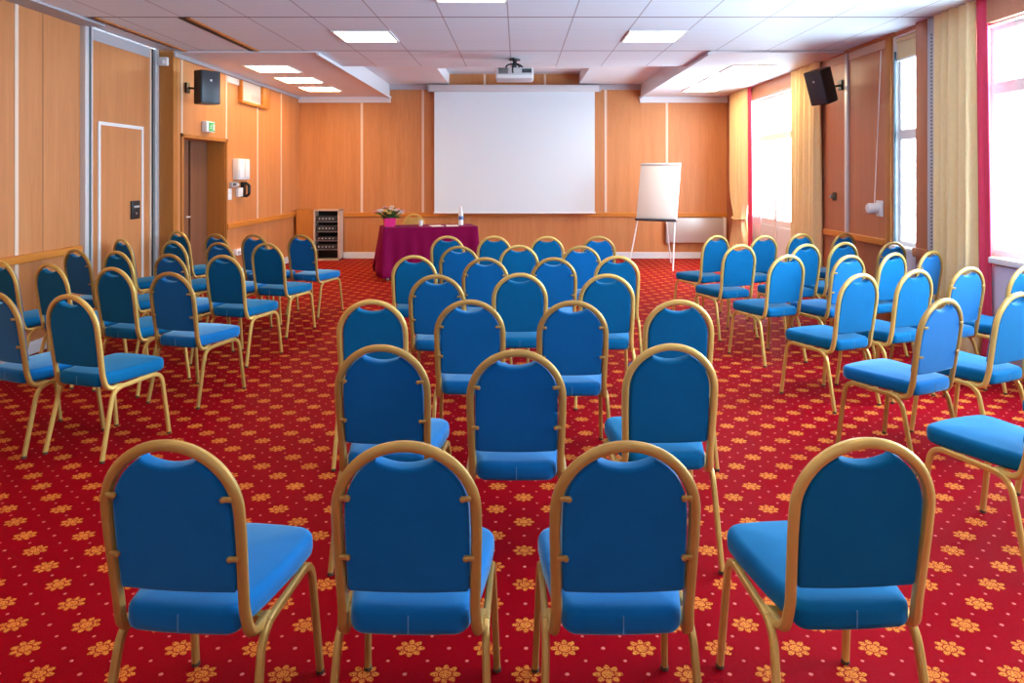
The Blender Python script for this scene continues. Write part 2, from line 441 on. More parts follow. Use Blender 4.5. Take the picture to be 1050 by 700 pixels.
for k in range(76): box(sl, XR-0.0525, XR-0.049, 6.575, 6.592, 0.35+k*0.033, 0.363+k*0.033)
obj('slots', sl, 'dark', pf, False)
struct('trim_9', BX(XR-0.04, XR+0.01, 7.475, 8.97, 0.80, 0.87, bev=0.01), 'rail')
struct('trim_10', BX(XR-0.03, XR+0.01, 9.15, 11.6, 2.77, ZS, bev=0.004), 'wall_red')
struct('trim_11', BX(XR-0.06, XR+0.01, 3.4, 5.80, 2.77, ZC, bev=0.004), 'wall_red')
struct('trim_12', BX(XR-0.06, XR+0.01, 1.3, 3.0, 2.77, ZC, bev=0.004), 'wall_red')
struct('wall_back', BX(XL-0.3, XR+0.3, YB-0.2, YB, 0, 3.2), 'plaster')  # wall out of view, kept pale to bounce light onto the chair backs

# windows
def window(name, a, b_, z0, z1, xs, transom=None, panel=None, mull=()):
    x0, x1 = xs, xs+0.06; fw_ = 0.055
    f = B()
    box(f, x0, x1, a, a+fw_, z0, z1, bev=0.004); box(f, x0, x1, b_-fw_, b_, z0, z1, bev=0.004)
    box(f, x0, x1, a+fw_, b_-fw_, z1-fw_, z1, bev=0.004); box(f, x0, x1, a+fw_, b_-fw_, z0, z0+fw_, bev=0.004)
    if transom: box(f, x0-0.01, x1, a+fw_, b_-fw_, transom-0.05, transom+0.05, bev=0.004)
    for mY in mull: box(f, x0-0.006, x1, mY-0.05, mY+0.05, z0+fw_, z1 if not transom else transom-0.05, bev=0.004)
    o = struct(name, f, 'white')
    rv = B(); box(rv, XR-0.002, XR+T, a, a+0.012, z0, z1); box(rv, XR-0.002, XR+T, b_-0.012, b_, z0, z1); box(rv, XR-0.002, XR+T, a+0.012, b_-0.012, z1-0.012, z1)
    obj('reveal', rv, 'white', o, False)
    if panel: obj('lower_panel', BX(x0+0.012, x1-0.012, a, b_, z0, panel, bev=0.004), 'white', o, False)
    obj('pane', BX(x0+0.026, x0+0.032, a+0.03, b_-0.03, (panel or z0+0.03), z1-0.03), 'glass', o, False)
    return o
w1 = window('window_1', 9.75, 11.95, 0.0, 2.76, XR+0.05, 2.12, 0.86, (10.15, 10.85, 11.55))
obj('handle', tube(B(), fillet([(XR+0.05, 10.83, 1.02), (XR+0.0, 10.83, 1.02), (XR+0.0, 10.83, 0.90)], [0.02]), 0.01), 'alu', w1)
pn = B()
for q in ((10.22, 10.78), (10.92, 11.48)): box(pn, XR+0.048, XR+0.064, q[0], q[1], 0.12, 0.76, bev=0.006)
obj('panel_moulding', pn, 'plaster', w1, False)
w2 = window('window_2', 6.87, 7.35, 0.82, 2.95, XR+0.05, 1.95)
obj('dark_seal', BX(XR+0.0, XR+0.016, 7.322, 7.338, 0.86, 2.80), 'teal', w2, False)
obj('sill', BX(XR-0.03, XR+0.2, 6.84, 7.38, 0.79, 0.825, bev=0.006), 'white', w2)
w3 = window('window_3', 3.5, 5.95, 0.88, 2.77, XR+0.07, 2.25, None, (4.7,))
obj('sill', BX(XR-0.06, XR+0.2, 3.45, 5.78, 0.835, 0.885, bev=0.008), 'white', w3)
w4 = window('window_unseen', 1.4, 2.9, 0.88, 2.77, XR+0.07, 2.25, None, (2.15,))  # out-of-view window, added to light the near end of the room
obj('sill', BX(XR-0.06, XR+0.2, 1.35, 2.95, 0.835, 0.885, bev=0.008), 'white', w4)

# ceiling
cl = B()
box(cl, -3.88, XR+0.2, YB, 9.6, ZC, ZC+0.10); box(cl, XL-0.1, -3.88, YB, 6.59, ZC, ZC+0.1)
box(cl, XL-0.2, -3.88, 6.59, 8.5, ZC+0.12, ZC+0.2)
cl = struct('ceiling', cl, 'tiles')
cs = B(); box(cs, XLF-0.2, -2.36, 8.39, YF, ZS, ZRC+0.02)
cs = struct('ceiling_soffit', cs, 'plaster')
cs2 = B(); box(cs2, 2.26, XR+0.1, 8.39, YF, ZS, ZRC+0.02)
struct('ceiling_soffit_window', cs2, 'plaster')
cr = B()
box(cr, -2.4, 2.3, 9.6, 11.18, ZRC, 3.75); box(cr, -2.4, -1.26, 11.18, YF, ZRC, 3.75); box(cr, 1.12, 2.3, 11.18, YF, ZRC, 3.75)
box(cr, -1.26, 1.12, 11.18, YF, 3.39, 3.75); box(cr, -2.4, 2.3, 9.55, 9.6, ZC+0.1, 3.75)
struct('ceiling_recess', cr, 'plaster')
f = B()
box(f, XLF, -2.34, YF-0.05, YF, ZS-0.11, ZS, bev=0.006); box(f, 2.24, XR, YF-0.05, YF, ZS-0.11, ZS, bev=0.006)
struct('trim_13', f, 'plaster')
f = B(); box(f, -2.36, -1.26, YF-0.05, YF, ZRC-0.10, ZRC, bev=0.006); box(f, 1.12, 2.26, YF-0.05, YF, ZRC-0.10, ZRC, bev=0.006)
struct('trim_14', f, 'grey')
f = B(); box(f, -2.36, -2.33, 8.39, YF, ZS-0.03, ZS+0.005); struct('trim_15', f, 'plaster')
f = B(); box(f, 2.23, 2.26, 8.39, YF, ZS-0.03, ZS+0.005); struct('trim_16', f, 'plaster')
# brown slot in the tiles (second partition track)
st = struct('trim_17', BX(-3.13, -3.03, 6.60, 8.37, ZC-0.006, ZC+0.01), 'dark')
obj('slot_edge', BX(-3.055, -3.02, 6.60, 8.37, ZC-0.012, ZC+0.01), 'post', st, False)
f = B(); box(f, XLF, XLF+0.03, YS, YF, ZS-0.05, ZS, bev=0.004); struct('trim_18', f, 'grey')
f = B(); box(f, XR-0.03, XR, 7.3, 9.7, ZS-0.012, ZC); struct('trim_19', f, 'post')

# ------------------------------------------------------------------ ceiling lamps
def lamp(x0, x1, y0, y1, z, label):
    t = thing('ceiling_light', label, 'light', ((x0+x1)/2, (y0+y1)/2, z), group='square ceiling light panels')
    hx, hy = (x1-x0)/2, (y1-y0)/2; f = B(); e = 0.022
    box(f, -hx-e, -hx, -hy-e, hy+e, -0.012, 0.004); box(f, hx, hx+e, -hy-e, hy+e, -0.012, 0.004)
    box(f, -hx, hx, -hy-e, -hy, -0.012, 0.004); box(f, -hx, hx, hy, hy+e, -0.012, 0.004)
    obj('frame', f, 'white', t, False)
    obj('diffuser', BX(-hx, hx, -hy, hy, -0.006, 0.004), 'warm_lamp' if z == ZS else 'lamp', t, False)
    return t
lamp(-1.86, -1.31, 7.22, 7.77, ZC, 'square light panel in the tiles nearer the partition wall')
lamp(1.14, 1.69, 7.22, 7.77, ZC, 'square light panel in the tiles between projector and windows')
lamp(-0.66, -0.11, 5.42, 5.97, ZC, 'light panel cut by the top edge, nearest tile row')
for k, (nm, nm2) in enumerate((('first', 'nearest the camera'), ('middle', 'in the middle'), ('last', 'nearest the screen wall'))):
    y0 = (9.36, 10.50, 11.64)[k]
    lamp(-3.57, -3.02, y0, y0+0.6, ZS, f'{nm} of three light panels in the soffit over the door')
    lamp(2.82, 3.37, y0, y0+0.6, ZS, f'soffit light panel by the curtains, the one {nm2}')
for x, y in ((-1.86, 3.6), (1.14, 3.6), (-0.66, 1.8), (2.34, 1.8), (-3.06, 1.8), (-1.86, 0.0), (1.14, 0.0)):  # panels out of view, added to light the near half
    t = lamp(x, x+0.55, y, y+0.55, ZC, 'added light panel out of view above the rear chairs')

# ------------------------------------------------------------------ chairs
TILT = R(8.5)
BP = Matrix(((1, 0, 0, 0), (0, -math.sin(TILT), math.cos(TILT), -0.19), (0, math.cos(TILT), math.sin(TILT), 0.40), (0, 0, 0, 1)))
def bp(u, v, n=0.0): return BP @ Vector((u, v, n))          # back plane: u across, v up the back, n forward
TOPLOC = bp(0, 0.505)                                        # top of the frame

def make_chair(name, fabric, frame, bracket):
    t = thing(name, name, 'chair')
    w, vc = 0.1725, 0.3205
    # seat: narrow behind, wide in front
    out = []
    def arc(cx, cy, r, a0, a1, n=7):
        for k in range(n+1):
            a = R(a0+(a1-a0)*k/n); out.append((cx+r*math.cos(a), cy+r*math.sin(a)))
    arc(0.132, 0.170, 0.065, 0, 75); 
    out.append((0.08, 0.241)); out.append((0, 0.245)); out.append((-0.08, 0.241))
    arc(-0.132, 0.170, 0.065, 105, 180)
    out.append((-0.190, 0.06)); out.append((-0.175, -0.06)); 
    arc(-0.112, -0.168, 0.042, 190, 265, 5)
    out.append((-0.04, -0.214)); out.append((0.04, -0.214))
    arc(0.112, -0.168, 0.042, 275, 350, 5)
    out.append((0.175, -0.06)); out.append((0.190, 0.06))
    seat = obj('seat', cushion(B(), out, 0.386, 0.460, 0.024, 0.012), fabric, t)
    obj('seam', BX(-0.0012, 0.0012, -0.2155, -0.208, 0.398, 0.444), 'seam', seat, False)
    # back pad
    po = []; a = 0.1545
    po += [(-a+0.008, 0.104), (-0.07, 0.100), (0.0, 0.099), (0.07, 0.100), (a-0.008, 0.104), (a, 0.114), (a, 0.15), (a+0.001, 0.22), (a+0.001, 0.28)]
    a1 = math.acos(0.072/a)
    for k in range(13): q = a1*k/12; po.append((a*math.cos(q), vc+a*math.sin(q)))
    ve = vc+a*math.sin(a1)
    for u in (0.062, 0.05, 0.035, 0.018, 0.0, -0.018, -0.035, -0.05, -0.062):
        po.append((u, ve-0.003-0.019*(1-(u/0.072)**2)))
    for k in range(13): q = a1*(12-k)/12; po.append((-a*math.cos(q), vc+a*math.sin(q)))
    po += [(-a-0.001, 0.28), (-a-0.001, 0.22), (-a, 0.15), (-a, 0.114)]
    obj('backrest', cushion(B(), po, -0.008, 0.034, 0.009, 0.006, BP), fabric, t)
    # arched back frame, running down and forward into the seat rails
    path = [Vector((-0.176, -0.085, 0.378)), ]
    pl = [(-0.176, -0.085, 0.376), (-0.172, -0.178, 0.372), bp(-0.166, 0.06), bp(-w, 0.25)]
    left = fillet(pl, [0.055, 0.02], 7)
    arcp = [bp(w*math.cos(q), vc+w*math.sin(q)) for q in [PI*(1-k/28) for k in range(1, 28)]]
    path = left[:-1] + [bp(-w, 0.25), bp(-w, vc)] + arcp + [bp(w, vc), bp(w, 0.25)] + [Vector((-p.x, p.y, p.z)) for p in reversed(left[:-1])]
    # frame swept with its flat side facing back
    bm = B(); nrm = (BP.to_3x3() @ Vector((0, 0, 1)))
    tube(bm, path, 0.0125, 0.0138, side=nrm, n=12, sq=0.7)
    bf = obj('back_frame', bm, frame, t)
    if bracket:
        for sx in (-1, 1):
            for v in (0.364, 0.205):
                k = B(); hw = w if v < vc else w*math.cos(math.asin((v-vc)/w))
                box(k, -0.013, 0.013, -0.006, 0.006, -0.006, 0.004, bev=0.003, mtx=BP @ Matrix.Translation((sx*(hw-0.018), v, -0.013)))
                lathe(k2 := B(), [(0.007, -0.004), (0.007, 0.003), (0.004, 0.005)], n=10, mtx=BP @ Matrix.Translation((sx*(hw-0.026), v, -0.017)) @ Matrix.Rotation(PI, 4, 'X'))
                merge(k, k2)
                obj('bracket', k, frame, t)
    for sx in (-1, 1):
        full = fillet([(sx*0.204, -0.235, 0.012), (sx*0.190, -0.150, 0.374), (sx*0.190, 0.185, 0.380), (sx*0.202, 0.232, 0.012)], [0.07, 0.07], 8)
        n = len(full)
        rear, rail, front = full[:8], full[7:12], full[11:]
        L1 = obj('leg', tube(B(), rear, 0.0105, 0.0125, n=10), frame, t)
        obj('seat_rail', tube(B(), rail, 0.0105, 0.0125, n=10), frame, t)
        L2 = obj('leg', tube(B(), front, 0.0105, 0.0125, n=10), frame, t)
        obj('foot_cap', lathe(B(), [(0.011, 0.001), (0.0128, 0.003), (0.0128, 0.012), (0.011, 0.014)], (sx*0.204, -0.235, 0), 12), 'rubber', L1)
        obj('foot_cap', lathe(B(), [(0.011, 0.001), (0.0128, 0.003), (0.0128, 0.012), (0.011, 0.014)], (sx*0.202, 0.232, 0), 12), 'rubber', L2)
    for yy in (0.12, -0.11): obj('cross_bar', BX(-0.188, 0.188, yy, yy+0.025, 0.371, 0.385), frame, t, False)
    return t

protoB = make_chair('banquet_chair', 'royal', 'copper', True)
protoP = make_chair('banquet_chair', 'teal_blue', 'gold', False)
used = {}
def place_chair(px, py, yaw, kind, label, group, hc=0.90):
    """px, py: where the top of the chair's frame stands (frame top is 0.90 m up)"""
    Y = (CAMZ-hc)*735/(py-178.5); X = (px-531)/735*Y
    put_chair(X, Y, yaw, kind, label, group)
def put_chair(X, Y, yaw, kind, label, group):
    src = protoB if kind == 'B' else protoP
    o = dup(src) if used.get(kind) else src
    used[kind] = True
    rz = -R(yaw); off = Matrix.Rotation(rz, 3, 'Z') @ Vector((0, TOPLOC.y, 0))
    o.location = (X-off.x, Y-off.y, 0); o.rotation_euler = (0, 0, rz)
    o['label'] = label; o['group'] = group; o['category'] = 'chair'
    return o

ORD = ['first', 'second', 'third', 'fourth', 'fifth', 'sixth', 'seventh']
def rowname(i, n): return 'row nearest the screen' if i == 0 else (f'{ORD[i]} row from the screen')
AISLE = ['aisle seat', 'second from aisle', 'third from aisle', 'beside the wall']
left_rows = [
    [(308, 240.2, 20, 'B'), (260, 240.2, 20, 'B'), (220.6, 239.4, 24, 'B'), (182, 236.9, 28, 'P')],
    [(272.9, 248.8, 18, 'P'), (224, 248.3, 22, 'B'), (177, 246.6, 26, 'P'), (124, 244.6, 34, 'P')],
    [(228.3, 261.2, 17, 'P'), (172.8, 260, 22, 'B'), (118.8, 257, 24, 'P'), (77, 255.3, 26, 'B')],
    [(173.7, 278.8, 17, 'B'), (114.6, 273.7, 20, 'P'), (49.7, 270, 23, 'P'), (-1, 267.2, 26, 'P')],
    [(70, 301.7, 18, 'P'), (-5, 299, 24, 'B')],
]
right_rows = [
    [(735.4, 241.1, -24, 'P'), (784.3, 241.1, -20, 'P'), (822, 239.1, -20, 'P'), (866.5, 238.8, -24, 'B')],
    [(759.4, 250.2, -18, 'P'), (827.4, 249.9, -20, 'P'), (866.5, 248.1, -20, 'P'), (916.6, 247.9, -20, 'B')],
    [(808.3, 260.9, -20, 'P'), (872, 261.2, -22, 'B'), (917.6, 258.8, -28, 'P'), (956.4, 256.6, -30, 'B')],
    [(883, 280.2, -24, 'P'), (940.5, 276, -24, 'P'), (994.2, 273.5, -22, 'B'), (1054, 272.2, -24, 'P')],
    [(969, 305.8, -27, 'B'), (1045.4, 299.4, -26, 'P')],
]
for rows, blk, g in ((left_rows, 'partition-side block', 'blue banquet chairs by the partition wall'), (right_rows, 'window-side block', 'blue banquet chairs by the windows')):
    for i, row in enumerate(rows):
        for j, (px, py, yaw, kd) in enumerate(row):
            look = 'royal blue chair' if kd == 'B' else 'teal blue chair'
            place_chair(px, py, yaw, kd, f'{look}, {blk}, {rowname(i, 6)}, {AISLE[j]}', g)
put_chair(2.13, 2.75, -22, 'P', 'teal blue chair cut by the frame, seat showing, window-side block, nearest the camera', 'blue banquet chairs by the windows')
put_chair(2.84, 3.14, -30, 'P', 'teal blue chair barely in view beside the cut-off aisle chair, window-side block', 'blue banquet chairs by the windows')

mid_rows = [
    [(458.6, 241.7, 4, 'P'), (506.6, 241.7, 2, 'P'), (560.9, 242, 0, 'P'), (614, 242, -4, 'B')],
    [(470.6, 252, 3, 'B'), (532, 251, 0, 'P'), (596, 251.8, -2, 'B')],
    [(424.3, 261.7, 0, 'P'), (497.5, 263.8, 1, 'B'), (567.7, 263.8, 0, 'B'), (632.9, 262, 0, 'P')],
    [(447.4, 281.5, 2, 'B'), (533, 279.7, 0, 'P'), (622.6, 280.6, 0, 'P')],
    [(380.9, 307.1, 0, 'P'), (481.4, 307.2, 0, 'B'), (587.5, 308, 0, 'B'), (696.6, 307.1, 0, 'P')],
    [(390.6, 353.4, 3, 'B'), (529.5, 358.5, 0, 'B'), (688.6, 352.3, -1, 'P')],
    [(170.5, 451.4, 5, 'B'), (414.8, 452.4, 1, 'B'), (642.9, 452.4, -1, 'B'), (890, 449, -3, 'P')],
]
P4 = ['partition-side end', 'inner one, partition side', 'inner one, window side', 'window-side end']
P3 = ['partition-side end', 'centre seat', 'window-side end']
for i, row in enumerate(mid_rows):
    for j, (px, py, yaw, kd) in enumerate(row):
        look = 'royal blue chair' if kd == 'B' else 'teal blue chair'
        rn = 'row nearest the camera' if i == 6 else rowname(i, 7)
        place_chair(px, py, yaw, kd, f'{look}, {rn}, middle block, {(P4 if len(row) == 4 else P3)[j]}', 'blue banquet chairs in the middle block')

# ------------------------------------------------------------------ things at the far end
# projection screen
t = thing('projection_screen', 'large white projection screen pulled down on the far wall', 'screen', (-0.06, 13.0, 0))
obj('fabric', BX(-1.46, 1.46, 0.05, 0.056, 0.86, 3.08), 'screen', t, False)
obj('housing', BX(-1.55, 1.55, -0.02, 0.12, 3.05, 3.17, bev=0.012), 'projector', t)
for sx in (-1, 1): obj('end_cap', BX(sx*1.55-0.02, sx*1.55+0.02, -0.025, 0.125, 3.045, 3.175, bev=0.01), 'grey', t)
obj('bottom_bar', tube(B(), [(-1.475, 0.053, 0.845), (1.475, 0.053, 0.845)], 0.018, side=(0, 1, 0), n=12), 'white', t)
for sx in (-1, 1): obj('wall_bracket', BX(sx*1.0-0.03, sx*1.0+0.03, 0.1, 0.192, 3.08, 3.15), 'grey', t, False)

# ceiling projector
t = thing('projector', 'pale grey projector hung from the ceiling tiles by a dark bracket', 'projector', (-0.04, 8.98, 0))
obj('body', BX(-0.235, 0.235, -0.14, 0.18, 2.72, 2.87, bev=0.025, seg=3), 'projector', t)
obj('front_band', BX(-0.22, 0.22, -0.146, -0.13, 2.735, 2.775, bev=0.004), 'white', t)
v = B()
for k in range(7): box(v, -0.20, -0.08, -0.1445, -0.135, 2.79+k*0.0105, 2.796+k*0.0105)
obj('vent', v, 'dark', t, False)
obj('port_panel', BX(0.09, 0.21, -0.144, -0.135, 2.80, 2.85), 'rack', t, False)
mt = B(); tube(mt, [(0, 0, 2.86), (0, 0, ZC+0.002)], 0.025, n=12)
for a in (0.5, 1.9, 3.6, 5.2):
    tube(mt, fillet([(0, 0, 2.93), (0.10*math.cos(a), 0.10*math.sin(a)-0.02, 2.91), (0.13*math.cos(a), 0.13*math.sin(a), 2.865)], [0.03]), 0.011, n=8)
mt = obj('mount', mt, 'black', t)
obj('ceiling_plate', lathe(B(), [(0.07, 0), (0.07, 0.012), (0.03, 0.02)], (0, 0, ZC-0.02), 20), 'black', mt)
obj('cable', tube(B(), fillet([(-0.02, -0.15, 2.80), (-0.03, -0.21, 2.84), (0.03, -0.19, 2.93), (-0.02, -0.08, ZC)], [0.08, 0.08]), 0.009, n=8), 'black', t)

# wall speakers
def speaker(name_label, loc, rz, tilt, wall_off, sz=(0.26, 0.22, 0.40), cable=None):
    t = thing('speaker', name_label, 'speaker', loc, rz)
    mt_ = Matrix.Rotation(tilt, 4, 'X'); hx, hy, hz = [s/2 for s in sz]
    bm = B(); prism(bm, [(-hx, -hy), (hx, -hy), (hx, hy*0.3), (hx*0.6, hy), (-hx*0.6, hy), (-hx, hy*0.3)], -hz, hz, 'z')
    bmesh.ops.bevel(bm, geom=bm.edges[:], offset=0.006, segments=2, affect='EDGES'); bmesh.ops.transform(bm, matrix=mt_, verts=bm.verts[:])
    cab = obj('cabinet', bm, 'black', t)
    obj('grille', BX(-hx+0.012, hx-0.012, -hy-0.006, -hy+0.004, -hz+0.012, hz-0.012, bev=0.004, mtx=mt_), 'rack', t)
    obj('badge', BX(-0.012, 0.012, -hy-0.009, -hy, 0.0, 0.024, mtx=mt_ @ Matrix.Translation((0.0, 0, hz*0.35))), 'alu', t, False)
    bk = B(); w_ = Matrix.Rotation(-rz, 3, 'Z') @ Vector(wall_off)
    tube(bk, fillet([(0, hy*0.8, 0), (0, hy+0.06, 0), w_], [0.03]), 0.014, n=8); 
    box(bk, -0.03, 0.03, -0.05, 0.05, -0.06, 0.06, bev=0.004, mtx=Matrix.Translation(w_) @ Matrix.Rotation(-rz, 4, 'Z') @ Matrix.Scale(0.4, 4, (1, 0, 0)))
    obj('wall_bracket', bk, 'black', t)
    return t
speaker('black loudspeaker on a bracket high beside the exit door', (-3.80, 8.72, 2.60), R(56), R(0), (-0.218, 0.0, 0.0))
t_sp = speaker('black tilted loudspeaker on a bracket beside the yellow curtain', (3.56, 8.38, 2.58), R(-66), R(19), (0.258, 0.1, 0.02))

# presenter's table
tb_yaw = R(15)
t = thing('presenter_table', 'long table hidden under a burgundy cloth below the screen', 'table', (-1.36, 10.9, 0), tb_yaw)
HW, HD = 0.69, 0.30
obj('tabletop', BX(-HW, HW, -HD, HD, 0.725, 0.752, bev=0.004), 'cab', t)
for sx in (-1, 1):
    for sy in (-1, 1): obj('leg', tube(B(), [(sx*(HW-0.06), sy*(HD-0.05), 0), (sx*(HW-0.06), sy*(HD-0.05), 0.726)], 0.018), 'alu', t)
def cloth():
    bm = B(); ns = 160; rows = 9; rings = []
    hw, hd = HW+0.012, HD+0.012
    per = 4*(hw+hd)
    def peri(s):
        s %= per
        if s < 2*hw: return Vector((-hw+s, -hd)), Vector((0, -1)), min(s, 2*hw-s)
        s -= 2*hw
        if s < 2*hd: return Vector((hw, -hd+s)), Vector((1, 0)), min(s, 2*hd-s)
        s -= 2*hd
        if s < 2*hw: return Vector((hw-s, hd)), Vector((0, 1)), min(s, 2*hw-s)
        s -= 2*hw
        return Vector((-hw, hd-s)), Vector((-1, 0)), min(s, 2*hd-s)
    for r in range(rows+1):
        f_ = r/rows; ring = []
        for k in range(ns):
            s = per*k/ns; p, n_, cd = peri(s)
            end = abs(n_.x) > 0.5 and n_.x < 0
            corner = math.exp(-(cd/0.10)**2)
            amp = (0.012 + 0.03*corner)*f_
            flare = 0.03*f_ + 0.075*f_*corner + (0.05*f_ if end else 0)
            o = flare + amp*math.sin(s*34)
            hem = 0.05 if not end else 0.05+0.20*min(1, (0.5-abs(((s-2*(hw+hd)-2*hw))/(2*hd)-0.5))*3)
            z = 0.762 - (0.762-hem)*f_
            # push corners outward along the diagonal
            dirv = n_
            if corner > 0.05:
                cx = math.copysign(1, p.x) if abs(abs(p.x)-hw) < 0.25 else 0; cy = math.copysign(1, p.y) if abs(abs(p.y)-hd) < 0.25 else 0
                dirv = (n_*(1-corner*0.5) + Vector((cx, cy)).normalized()*corner*0.5) if (cx or cy) else n_
            q = p + dirv*o
            ring.append(bm.verts.new((q.x, q.y, z)))
        rings.append(ring)
    for A, Bq in zip(rings, rings[1:]):
        for k in range(ns): bm.faces.new((A[k], A[(k+1) % ns], Bq[(k+1) % ns], Bq[k]))
    bm.faces.new(rings[0])
    return bm
tc = obj('tablecloth', cloth(), 'cloth'); tc.location = (-1.36, 10.9, 0); tc.rotation_euler = (0, 0, tb_yaw)
tag(tc, 'burgundy cloth draped to the floor over the presenter table', 'tablecloth')
sm = tc.modifiers.new('thick', 'SOLIDIFY'); sm.thickness = 0.004; sm.offset = 1
TZ = 0.767
def on_table(x, y):
    v = Matrix.Rotation(tb_yaw, 3, 'Z') @ Vector((x, y, 0)); return (-1.36+v.x, 10.9+v.y, TZ)

# flowers in a pink pot
t = thing('flower_pot', 'bright pink square pot of pale flowers on the burgundy tablecloth', 'flowers', on_table(-0.59, -0.06), 0.3)
pot = B(); prism(pot, [(-0.075, -0.075), (0.075, -0.075), (0.075, 0.075), (-0.075, 0.075)], 0, 0.13, 'z')
for vv in pot.verts:
    if vv.co.z > 0.1: vv.co.x *= 1.15; vv.co.y *= 1.15
bmesh.ops.bevel(pot, geom=pot.edges[:], offset=0.006, segments=2, affect='EDGES')
obj('pot', pot, 'pink', t)
lf = B(); rnd = random.Random(3)
for k in range(46):
    a = rnd.uniform(0, 2*PI); el = rnd.uniform(0.1, 1.3); L = rnd.uniform(0.12, 0.24); wd = rnd.uniform(0.018, 0.03)
    dv = Vector((math.cos(a)*math.cos(el)*1.2, math.sin(a)*math.cos(el)*1.2, math.sin(el))); s = dv.cross(Vector((0, 0, 1))).normalized()
    base = Vector((rnd.uniform(-.05, .05), rnd.uniform(-.05, .05), 0.12))
    p = [base, base+dv*L*0.5+s*wd, base+dv*L+Vector((0, 0, -0.02)), base+dv*L*0.5-s*wd]
    vs = [lf.verts.new(q) for q in p]; mid = lf.verts.new(base+dv*L*0.5+Vector((0, 0, 0.012)))
    for i in range(4): lf.faces.new((vs[i], vs[(i+1) % 4], mid))
obj('foliage', lf, 'leaf', t)
for k in range(20):
    a = k*2.4; rr = 0.03+0.17*math.sqrt(k/20); cz = 0.30 - 0.62*rr + rnd.uniform(-.02, .03); fl = B()
    cx, cy = rr*math.cos(a)*1.15, rr*math.sin(a)
    for ring, (np_, L, up) in enumerate(((8, 0.060, 0.25), (6, 0.046, 0.8), (4, 0.03, 1.4))):
        for q in range(np_):
            b_ = 2*PI*q/np_+ring*0.4; dv = Vector((math.cos(b_)*math.cos(up), math.sin(b_)*math.cos(up), math.sin(up))); s = Vector((-math.sin(b_), math.cos(b_), 0))
            c0 = Vector((cx, cy, cz)); p = [c0, c0+dv*L*0.6+s*L*0.42, c0+dv*L, c0+dv*L*0.6-s*L*0.42]
            vs = [fl.verts.new(z) for z in p]; fl.faces.new(vs)
    lathe(fc := B(), [(0.002, -0.002), (0.010, 0.004), (0.010, 0.012), (0.003, 0.017)], (cx, cy, cz), 8); merge(fl, fc)
    fo = obj('flower', fl, ('petal_w', 'petal_p', 'petal_w', 'petal_y')[k % 4], t)
    tube(sb := B(), [(cx*0.3, cy*0.3, 0.11), (cx, cy, cz)], 0.003, n=6); obj('stem', sb, 'leaf', fo)

# bottle, cup, papers
t = thing('water_bottle', 'clear plastic water bottle standing at the end of the burgundy table', 'bottle', on_table(0.50, 0.0))
obj('bottle_body', lathe(B(), [(0.035, 0), (0.040, 0.006), (0.040, 0.06), (0.037, 0.075), (0.040, 0.09), (0.040, 0.155), (0.034, 0.19), (0.018, 0.235), (0.013, 0.245), (0.013, 0.262)]), 'water', t)
obj('bottle_label', lathe(B(), [(0.0405, 0.085), (0.0415, 0.09), (0.0415, 0.135), (0.0405, 0.14)]), 'label', t)
obj('cap', lathe(B(), [(0.016, 0.262), (0.016, 0.282), (0.013, 0.286)]), 'white', t)
t = thing('drinking_cup', 'small white cup standing on the burgundy table near the flowers', 'cup', on_table(-0.12, -0.02))
obj('cup_body', lathe(B(), [(0.024, 0), (0.028, 0.004), (0.036, 0.085), (0.033, 0.085), (0.026, 0.008)]), 'white', t)
for k, (x, y, a, lb) in enumerate(((0.11, -0.08, 0.1, 'white paper sheet lying beside the cup on the burgundy table'), (0.345, -0.12, -0.1, 'white paper sheet lying beside the bottle on the burgundy table'))):
    p = tag(obj('paper_sheet', BX(-0.09, 0.09, -0.13, 0.13, 0, 0.004), 'paper', None, False), lb, 'paper', 'papers on the presenter table')
    q = on_table(x, y); p.location = q; p.rotation_euler = (0, 0, a+tb_yaw)

# chair behind the table, facing the room
olive = dup(protoP); olive['label'] = 'gold-framed olive chair behind the burgundy table, facing the audience'; olive['category'] = 'chair'
if 'group' in olive: del olive['group']
olive.location = (-1.74, 11.50, 0); olive.rotation_euler = (0, 0, R(180-8))
for ch in olive.children:
    if ch.name.startswith(('seat', 'backrest')) and not ch.name.startswith('seat_rail'):
        ch.data = ch.data.copy(); ch.data.materials.clear(); ch.data.materials.append(M['olive'])

# flip chart
t = thing('flip_chart', 'white flip chart easel standing beside the screen', 'flip chart', (2.35, 12.0, 0), R(-27))
LEAN = R(16); fm = Matrix.Translation((0, -0.12, 0.80)) @ Matrix.Rotation(-LEAN, 4, 'X')
obj('board', BX(-0.345, 0.345, 0.0, 0.02, 0, 0.98, bev=0.006, mtx=fm), 'white', t)
obj('paper_pad', BX(-0.325, 0.325, -0.012, 0.0, 0.02, 0.93, bev=0.002, mtx=fm), 'paper', t)
obj('clamp_bar', BX(-0.335, 0.335, -0.022, 0.004, 0.925, 0.955, bev=0.004, mtx=fm), 'silver', t)
tr = obj('pen_tray', BX(-0.345, 0.345, -0.07, 0.01, -0.035, -0.005, bev=0.006, mtx=fm), 'rack', t)
obj('leg', tube(B(), [fm @ Vector((-0.30, 0.025, 0.2)), (-0.38, -0.42, 0.0)], 0.012, n=8), 'white', t)
obj('leg', tube(B(), [fm @ Vector((0.30, 0.025, 0.2)), (0.36, -0.42, 0.0)], 0.012, n=8), 'white', t)
obj('leg', tube(B(), [fm @ Vector((0.0, 0.025, 0.85)), (0.05, 0.62, 0.0)], 0.012, n=8), 'white', t)

